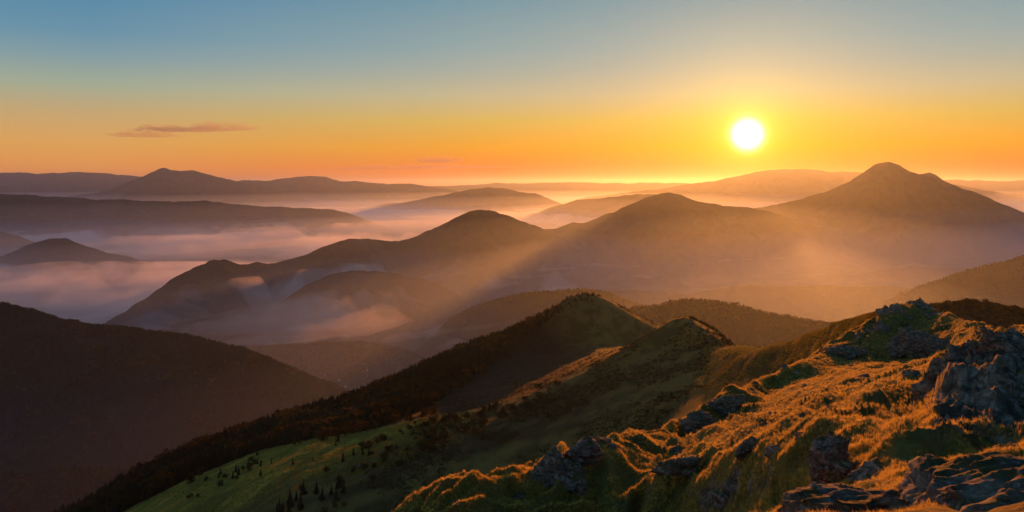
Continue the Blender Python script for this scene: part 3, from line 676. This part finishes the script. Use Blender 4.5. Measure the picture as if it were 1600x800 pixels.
n = 42000
px = NR.uniform(560, 1330, n); v = NR.uniform(10.1, 14.98, n)
k = NR.random(n) < .12; px[k] = NR.uniform(1130, 1400, k.sum()); v[k] = NR.uniform(8.8, 11.2, k.sum())
x, y, z = surf(px, v)
k = (fbm(x / 45, y / 70, 4, 400) + .35 * fbm(x / 9, y / 14, 2, 401) + NR.normal(0, .12, n) > -.02) & (y > 150) & ~((px > 1110) & (v < 12.2)) & ~((px < 640) & (v > 11.5) & (v < 13))
x, y, z = x[k], y[k], z[k]; n = len(x); s_ = NR.uniform(.5, 1.7, n)[:, None] * np.array([1.5, 1.5, .75])
CS = [src('csrc%d' % q, leafy_mesh(70 + q, 14, .75, .02, .2, 'low_scrub'), M_BUSH) for q in range(3)]
scatter('ground_cover', np.stack([x, y, z], -1), s_, np.stack([x * 0, x * 0, NR.uniform(0, 6.28, n)], -1), CS, 'low heather and scrub mottling the two grassy hills', 'heather')

# ------------------------------------------------------------------ hamlet on the valley floor
wallm = None
def house(px, tt, w_, d_, h_, rz, label, group):
    X, Y, Z = VH(px, tt); e = empty('village_house', (float(X), float(Y), float(Z) - .5), rz)
    tag(e, label, 'house', group)
    x, y = w_ / 2, d_ / 2
    V = [(-x, -y, 0), (x, -y, 0), (x, y, 0), (-x, y, 0), (-x, -y, h_), (x, -y, h_), (x, y, h_), (-x, y, h_), (-x, 0, h_ + y * .75), (x, 0, h_ + y * .75)]
    me = bpy.data.meshes.new('wall'); me.from_pydata(V, [], [(0, 1, 5, 4), (1, 2, 6, 9, 5), (2, 3, 7, 6), (3, 0, 4, 8, 7)]); obj('wall', me, M_WALL, e)
    o_ = .5; k = .75
    V = []
    for zz in (0.05, .35):
        V += [(-x - o_, -y - o_, h_ - o_ * k + zz), (x + o_, -y - o_, h_ - o_ * k + zz), (x + o_, 0, h_ + y * k + zz), (-x - o_, 0, h_ + y * k + zz), (x + o_, y + o_, h_ - o_ * k + zz), (-x - o_, y + o_, h_ - o_ * k + zz)]
    Fc = [(0, 1, 2, 3), (3, 2, 4, 5), (6, 9, 8, 7), (9, 11, 10, 8), (0, 6, 7, 1), (5, 4, 10, 11), (0, 3, 9, 6), (3, 5, 11, 9), (1, 7, 8, 2), (2, 8, 10, 4)]
    me = bpy.data.meshes.new('roof'); me.from_pydata(V, [], Fc); obj('roof', me, M_ROOF, e)
    return e
for i in range(18):
    house(R.uniform(470, 590), R.uniform(-.75, -.25), R.uniform(10, 18), R.uniform(8, 10), R.uniform(4, 6), R.uniform(0, 3.1), 'tiny pale house of the hamlet in the valley beyond the wooded ridge', 'houses of the hamlet in the valley')

# ------------------------------------------------------------------ rocks
def ico(sub):
    t = (1 + 5 ** .5) / 2
    V = [(-1, t, 0), (1, t, 0), (-1, -t, 0), (1, -t, 0), (0, -1, t), (0, 1, t), (0, -1, -t), (0, 1, -t), (t, 0, -1), (t, 0, 1), (-t, 0, -1), (-t, 0, 1)]
    Fc = [(0, 11, 5), (0, 5, 1), (0, 1, 7), (0, 7, 10), (0, 10, 11), (1, 5, 9), (5, 11, 4), (11, 10, 2), (10, 7, 6), (7, 1, 8), (3, 9, 4), (3, 4, 2), (3, 2, 6), (3, 6, 8), (3, 8, 9), (4, 9, 5), (2, 4, 11), (6, 2, 10), (8, 6, 7), (9, 8, 1)]
    V = np.array(V, float); V /= np.linalg.norm(V[0]); Fc = np.array(Fc)
    for _ in range(sub):
        e = np.sort(np.concatenate([Fc[:, [0, 1]], Fc[:, [1, 2]], Fc[:, [2, 0]]]), 1)
        ue, inv = np.unique(e, axis=0, return_inverse=True); inv = inv.ravel()
        mid = V[ue].mean(1); mid /= np.linalg.norm(mid, axis=1)[:, None]
        n0 = len(V); m_ = inv.reshape(3, -1).T + n0; V = np.concatenate([V, mid])
        a, b_, c = Fc.T; ab, bc, ca = m_.T
        Fc = np.concatenate([np.stack([a, ab, ca], 1), np.stack([b_, bc, ab], 1), np.stack([c, ca, bc], 1), np.stack([ab, bc, ca], 1)])
    return V, Fc
ICO = {s: ico(s) for s in (2, 4, 5)}
def rock_mesh(seed, sub=5, planes=16, rough=.16, strata=.05):
    r = np.random.default_rng(seed); V, Fc = ICO[sub]
    N_ = r.normal(size=(planes, 3)); N_ /= np.linalg.norm(N_, axis=1)[:, None]; d = r.uniform(.55, .95, planes)
    q = d[None, :] / np.maximum(V @ N_.T, 1e-3); k = np.minimum(q.min(1), 1.25)
    P = V * k[:, None]
    o = r.uniform(0, 50)
    n1 = fbm(P[:, 0] * 2 + P[:, 2] * 1.3 + o, P[:, 1] * 2 - P[:, 2] * 1.1, 5, seed)
    n2 = ridged(P[:, 0] * 3.1 + P[:, 1] + o, P[:, 2] * 1.6 + P[:, 1] * 1.7, 5, seed + 3, .6) - .5
    n2 = n2 + .35 * fbm(P[:, 0] * 9 + o, P[:, 2] * 7 + P[:, 1] * 5, 3, seed + 21)
    st = gn(P[:, 2] * 9 + P[:, 0] * 3 + n1, P[:, 1] * .8 + o, seed + 9)
    return P * (1 + rough * n1 + rough * .8 * n2 + strata * st)[:, None], Fc
def rock(name, px, py, Y, wpx, hpx, seed, label, cat='rock', group=None, sub=5, depth=.8, tilt=(0, 0, 0), planes=16, rough=.16, strata=.05, sink=0, flat=None):
    P, Fc = rock_mesh(seed, sub, planes, rough, strata)
    if flat is not None:
        tp = flat + .10 * fbm(P[:, 0] * 1.5, P[:, 1] * 5 + seed, 4, seed) + .05 * np.round(gn(P[:, 1] * 2.2 + P[:, 0] * .6, P[:, 0] * .4, seed + 2) * 3)
        P[:, 2] = np.minimum(P[:, 2], tp + .08 * (P[:, 2] - tp))
    m = Y / F; sx, sz = wpx * m / 1.8, hpx * m / 1.8
    P = P * np.array([sx, sx * depth, sz])
    P = P @ np.array(Euler(tilt).to_matrix()).T
    me = mesh_np(name, P, Fc, sub >= 4)
    o = obj(name, me, M_ROCK); o.location = ((px - 800) * m, Y, -(py - HY) * m - sink)
    tag(o, label, cat, group); return o
rock('rock_slab', 1350, 815, 6.8, 230, 150, 1, 'broad low rock slab at the bottom edge, left of the layered ledge', depth=1.3, rough=.12, tilt=(-.22, -.03, .2), flat=.45, strata=.03)
rock('rock_ledge', 1575, 800, 5.8, 330, 210, 2, 'large layered rock ledge in the bottom right corner, lit pink on top', depth=1.3, rough=.14, strata=.06, tilt=(-.22, -.14, .25), flat=.5)
rock('boulder', 1297, 716, 19.5, 66, 84, 3, 'upright grey boulder on the green hollow in the lower right', depth=.7, tilt=(0, .35, .2))
rock('boulder', 1332, 738, 18.5, 50, 40, 4, 'low grey boulder just right of the upright boulder')
rock('boulder', 1362, 744, 18, 34, 20, 5, 'small pale stone in the grass right of the two boulders', sub=4)
rock('rock_outcrop', 868, 745, 38, 90, 84, 6, 'big grey crag below the grassy nose of the lower spur', rough=.24, tilt=(0, .45, 0))
rock('rock_outcrop', 905, 710, 39, 50, 40, 7, 'small pointed rock crowning the big crag', sub=4, rough=.2)
rock('rock_outcrop', 1062, 728, 34, 56, 30, 10, 'low ribbed rock in the middle of the lower slope', rough=.22, tilt=(0, -.35, 0))
rock('rock_outcrop', 1138, 636, 66, 60, 36, 11, 'bluish grey rock step under the edge of the spur', rough=.22, tilt=(0, -.5, 0))
rock('rock_outcrop', 1092, 662, 58, 56, 30, 12, 'dark rock band lower down the edge of the spur', rough=.22, tilt=(0, -.5, 0))
rock('rock_outcrop', 1438, 490, 131, 66, 40, 13, 'dark summit rock on top of the rocky knoll', rough=.2)
rock('rock_outcrop', 1397, 505, 124, 56, 52, 14, 'grey jagged rock on the left shoulder of the knoll', rough=.25)
rock('rock_outcrop', 1368, 530, 116, 50, 40, 15, 'lower rock on the left flank of the knoll', rough=.25)
rock('rock_outcrop', 1330, 552, 106, 60, 24, 16, 'flat dark rock left below the knoll', rough=.25)
rock('rock_outcrop', 1470, 500, 122, 50, 26, 17, 'sloping rock on the right shoulder of the knoll', rough=.2, tilt=(0, .4, 0))
rock('rock_outcrop', 1425, 538, 103, 80, 50, 25, 'dark rock face in the shaded front of the knoll', rough=.26, depth=.5)
rock('rock_outcrop', 1478, 548, 98, 60, 36, 26, 'low rock right of the shaded front of the knoll', rough=.26, depth=.5)
rock('crag', 1530, 600, 25.5, 150, 160, 18, 'tall dark grey crag with pale streaks at the right', rough=.28, strata=.02, tilt=(0.2, .35, 0))
rock('crag', 1600, 590, 24.5, 130, 140, 19, 'crag cut by the right edge of the picture under golden turf', rough=.28, strata=.02)
rock('crag', 1474, 625, 27, 80, 150, 20, 'narrow rib of rock on the left side of the tall crag', rough=.28, tilt=(0, .45, 0))
rock('crag', 1598, 665, 21, 130, 120, 21, 'lower dark rock wall at the right edge', rough=.28)
rock('crag', 1510, 672, 22, 100, 90, 22, 'pale streaked rock at the foot of the tall crag', rough=.28, tilt=(0, .4, 0))
rock('crag', 1450, 690, 21, 50, 60, 27, 'low mossy rock left of the foot of the tall crag', rough=.28, tilt=(0, .4, 0))
for i in range(60):
    v_ = R.choice([R.uniform(3.2, 5), R.uniform(5, 7.9)]); p_ = R.uniform(700 if v_ < 5 else 1100, 1590)
    X, Y, Z = (float(q[0]) for q in surf(np.array([p_]), np.array([v_])))
    P, Fc = rock_mesh(100 + i % 9, 2 if Y > 60 else 4, 12, .2)
    s = R.uniform(.12, .42) * (1 + Y / 90); me = mesh_np('stone', P * np.array([s, s * .8, s * .6]), Fc, True)
    o = obj('stone', me, M_ROCK); o.location = (X, Y, Z - s * .1); o.rotation_euler = (R.uniform(-.4, .4), R.uniform(-.4, .4), R.uniform(0, 6))
    far = Y > 60; lft = p_ < 1050; big = s > .34
    tag(o, ('larger ' if big else 'small ') + 'grey stone in the grass, ' + ('far up the golden slope near the rim' if far else 'on the lower left of the foreground slope' if lft else 'in the hollow of the lower right foreground'), 'stone', ('larger' if big else 'small') + ' stones ' + ('on the upper golden slope' if far else 'on the lower left slope' if lft else 'in the lower right hollow'))
for (p_, v_) in [(545, 11.75), (552, 11.65), (541, 11.6), (560, 11.55), (575, 11.4), (566, 11.25), (590, 11.9), (700, 12.1)]:
    X, Y, Z = (float(q[0]) for q in surf(np.array([float(p_)]), np.array([v_])))
    P, Fc = rock_mesh(120, 2); s = R.uniform(1.0, 2.2)
    o = obj('stone', mesh_np('stone', P * np.array([s, s, s * .6]), Fc, True), M_ROCK); o.location = (X, Y, Z)
    tag(o, 'pale stone on the shaded slope below the meadow', 'stone', 'pale stones below the meadow')

# ------------------------------------------------------------------ grass
def tuft(seed, n=16, h=1.0, spread=.35, bend=.5, wd=.02):
    r = random.Random(seed); V = []; Fc = []
    for _ in range(n):
        a = r.uniform(0, 6.28); bx, by = r.gauss(0, spread * .4), r.gauss(0, spread * .4); L = h * r.uniform(.5, 1.1); bd = bend * r.uniform(.3, 1.3)
        ca, sa = math.cos(a), math.sin(a); px_, py_ = -sa * wd, ca * wd; b0 = len(V)
        V += [(bx - px_, by - py_, -.08), (bx + px_, by + py_, -.08), (bx + ca * bd * L * .35 + px_ * .8, by + sa * bd * L * .35 + py_ * .8, L * .6), (bx + ca * bd * L * .35 - px_ * .8, by + sa * bd * L * .35 - py_ * .8, L * .6), (bx + ca * bd * L, by + sa * bd * L, L)]
        Fc += [(b0, b0 + 1, b0 + 2), (b0, b0 + 2, b0 + 3), (b0 + 3, b0 + 2, b0 + 4)]
    return mesh_np('tuft', V, Fc, False)
GS = [src('tuft', tuft(s), M_GRASS) for s in range(4)] + [src('tuft', tuft(9 + s, 22, .8, .8, .9, .022), M_GRASS) for s in range(2)]
for i, s_ in enumerate(GS): s_.name = 'gsrc%02d' % i
n = 285000
px = NR.uniform(560, 1680, n); v = NR.uniform(1.6, 8.4, n)
k = NR.random(n) < .1; px[k] = NR.uniform(1150, 1420, k.sum()); v[k] = NR.uniform(8.4, 9.3, k.sum())
x, y, z = surf(px, v); px2, v2 = px, v
e_ = .12
x1, y1, z1 = surf(px + 1.5, v); x2, y2, z2 = surf(px, v + .01)
nx = np.cross(np.stack([x1 - x, y1 - y, z1 - z], -1), np.stack([x2 - x, y2 - y, z2 - z], -1)); nx /= np.linalg.norm(nx, axis=1)[:, None]
dens = fbm(x / 1.8, y / 1.8, 3, 300)
keep = ~((px > 1462) & (v > 4.25) & (v < 4.85)) & (nx[:, 2] > .36) & (dens + NR.normal(0, .2, n) > -.25) & (y > 4) & ((px - 500) / 200 > 0)
x, y, z = x[keep], y[keep], z[keep]; m_ = len(x)
hgt = NR.uniform(.04, .15, m_) * (1 + 3.2 * smooth(140, 260, y)) * (1 + .6 * smooth(30, 110, y)) * (.35 + .65 * smooth(5, 22, y))
s = np.stack([hgt * NR.uniform(.9, 1.6, m_), hgt * NR.uniform(.9, 1.6, m_), hgt], -1)
rot = np.stack([NR.normal(0, .15, m_), NR.normal(0, .15, m_), NR.uniform(0, 6.28, m_)], -1)
scatter('grass', np.stack([x, y, z], -1), s, rot, GS, 'dry golden grass tufts covering the foreground slope', 'grass', NR.integers(0, 6, m_))

M_TUSS = mat_leaf('green_tussock', [(.22, .22, .035), (.34, .26, .05), (.16, .15, .03), (.42, .30, .06)], 0.35, 0.05)
n = 70000
px = NR.uniform(1100, 1410, n); v = NR.uniform(8.9, 12.3, n); k = NR.random(n) < .5; px[k] = NR.uniform(120, 700, k.sum()); v[k] = NR.uniform(11.3, 12.98, k.sum())
x, y, z = surf(px, v); k = (y > 170) & (fbm(x / 12, y / 20, 3, 500) + NR.normal(0, .3, n) > -.2); x, y, z = x[k], y[k], z[k]; n = len(x)
TS = [src('tsrc%d' % q, tuft(40 + q, 9, 1, 1.3, .5, .10), M_TUSS) for q in range(3)]
s_ = NR.uniform(.18, .55, n)[:, None] * np.array([1.5, 1.5, 1.0]) * (1 + .5 * (y > 500))[:, None]
scatter('grass', np.stack([x, y, z], -1), s_, np.stack([x * 0, x * 0, NR.uniform(0, 6.28, n)], -1), TS, 'olive tussock grass on the saddle and the green meadow', 'grass')

# ------------------------------------------------------------------ valley fog banks
def fog_bank(name, u0, u1, y0, y1, top, thick, seed, dens, thr=0.0, gain=1.0, sx=1500, sy=900, label='', nu=150, ny=150, g=.6, color=(1, 1, 1), rot=.5):
    us = np.linspace(u0, u1, nu); ys = np.geomspace(y0, y1, ny); U, Y = np.meshgrid(us, ys); X = U * Y
    ca, sa = math.cos(rot), math.sin(rot); a = X * ca + Y * sa; c = -X * sa + Y * ca
    n_ = fbm(a / sx + fbm(a / 3000, c / 3000, 2, seed + 9) * .8, c / sy, 5, seed)
    eu = np.clip(np.minimum(U - u0, u1 - U) / ((u1 - u0) * .2), 0, 1); ey = np.clip(np.minimum(np.log(Y / y0), np.log(y1 / Y)) / .25, 0, 1)
    n_ = n_ - .75 * smooth(-.21, -.05, U) * (1 - smooth(13000, 18000, Y))
    n_ = n_ + .22 * (1 - np.abs(gn(X / 330, Y / 520, seed + 40)) * 2)
    th = np.clip((n_ - thr) * gain + .25, 0, 1.4) * eu ** .7 * ey ** .7
    zt = top - 60 + th * thick; zb = top - 60 - th * thick * .35 - 1.0
    n0 = X.size; V = np.concatenate([np.stack([X, Y, zt], -1).reshape(-1, 3), np.stack([X, Y, zb], -1).reshape(-1, 3)])
    f1 = grid_faces(ny, nu); f2 = grid_faces(ny, nu, n0)[:, ::-1]
    idx = np.arange(n0).reshape(ny, nu)
    loop = np.concatenate([idx[0, :], idx[1:, -1], idx[-1, -2::-1], idx[-2:0:-1, 0]]); nx_ = np.roll(loop, -1)
    side = np.stack([loop, loop + n0, nx_ + n0, nx_], -1)
    me = mesh_np(name, V, np.concatenate([f1, f2, side]), True)
    return tag(obj(name, me, mat_volume(name, dens, color, g)), label, 'fog', kind='stuff')
fog_bank('valley_fog', -.75, .20, 4050, 8200, -750, 140, 1, .0019, .12, 2.3, 850, 300, 'pale broken fog lying in the near valley', nu=240, ny=240, rot=.65)
fog_bank('valley_fog', -.75, .45, 7900, 30000, -775, 120, 2, .0014, +.06, 2.2, 2400, 800, 'sea of fog filling the far valleys', nu=240, ny=240)

fog_bank('drifting_mist', -.11, .05, 3050, 4150, -655, 75, 5, .0016, -.2, 1.2, 700, 260, 'warm lit mist drifting up behind the near wooded ridge', nu=70, ny=60, rot=1.2)
def slab(name, top, dens, label, g=.69, color=(.46, .62, .92), R_=120000, bottom=-1200, near=-2000, hx=None):
    hx = hx or R_
    V = [(-hx, near, bottom), (hx, near, bottom), (hx, R_, bottom), (-hx, R_, bottom), (-hx, near, top), (hx, near, top), (hx, R_, top), (-hx, R_, top)]
    me = bpy.data.meshes.new(name); me.from_pydata(V, [], [(0, 3, 2, 1), (4, 5, 6, 7), (0, 1, 5, 4), (1, 2, 6, 5), (2, 3, 7, 6), (3, 0, 4, 7)])
    return tag(obj(name, me, mat_volume(name, dens, color, g)), label, 'haze', kind='stuff')
slab('haze', 640, 1.05e-5, 'thin morning haze over the whole landscape')
slab('valley_mist', -330, 2.8e-5, 'denser mist lying in the valleys', R_=119000, bottom=-1190, near=-1900)
slab('low_mist', -590, 1.5e-4, 'thick mist at the bottom of the valleys', R_=118500, bottom=-1180, near=-1800)

# ------------------------------------------------------------------ thin clouds above the haze, far away
def cloud(px, py, D, wpx, hpx, seed, label, dens, depth=2500):
    V, Fc = ICO[5]; m = D / F
    t = V[:, 0]
    n_ = fbm(t * 3 + seed, V[:, 1] * 1.5, 4, seed)
    P = np.stack([t * wpx * m / 2 * (1 + .15 * fbm(V[:, 2] * 4, V[:, 1] * 3, 3, seed + 2)), V[:, 1] * depth, V[:, 2] * hpx * m / 2 * (1 + 1.1 * n_) + n_ * hpx * m * .5], -1)
    me = mesh_np('cloud', P, Fc); o = obj('cloud', me, mat_volume('cloud_vapour', dens, (.62, .48, .46), .35))
    o.location = ((px - 800) * m, D, -(py - HY) * m); o.rotation_euler = (0, rad(-.8), 0)
    tag(o, label, 'cloud'); return o
cloud(312, 201, 60000, 190, 9, 1, 'longest thin mauve cloud streak above the left peak', 2.4e-4)
cloud(225, 211, 60000, 110, 6, 2, 'shorter faint cloud streak low at the left of the long one', 2.0e-4)
cloud(270, 203, 62000, 150, 4, 6, 'wispy cloud shred joining the two streaks at the left', 1.5e-4)
cloud(686, 251, 66000, 80, 7, 3, 'small brown cloud smudge above the middle of the horizon', 3.0e-4)
cloud(650, 262, 70000, 300, 5, 4, 'very long faint cloud bar just above the middle horizon', 2.4e-4)
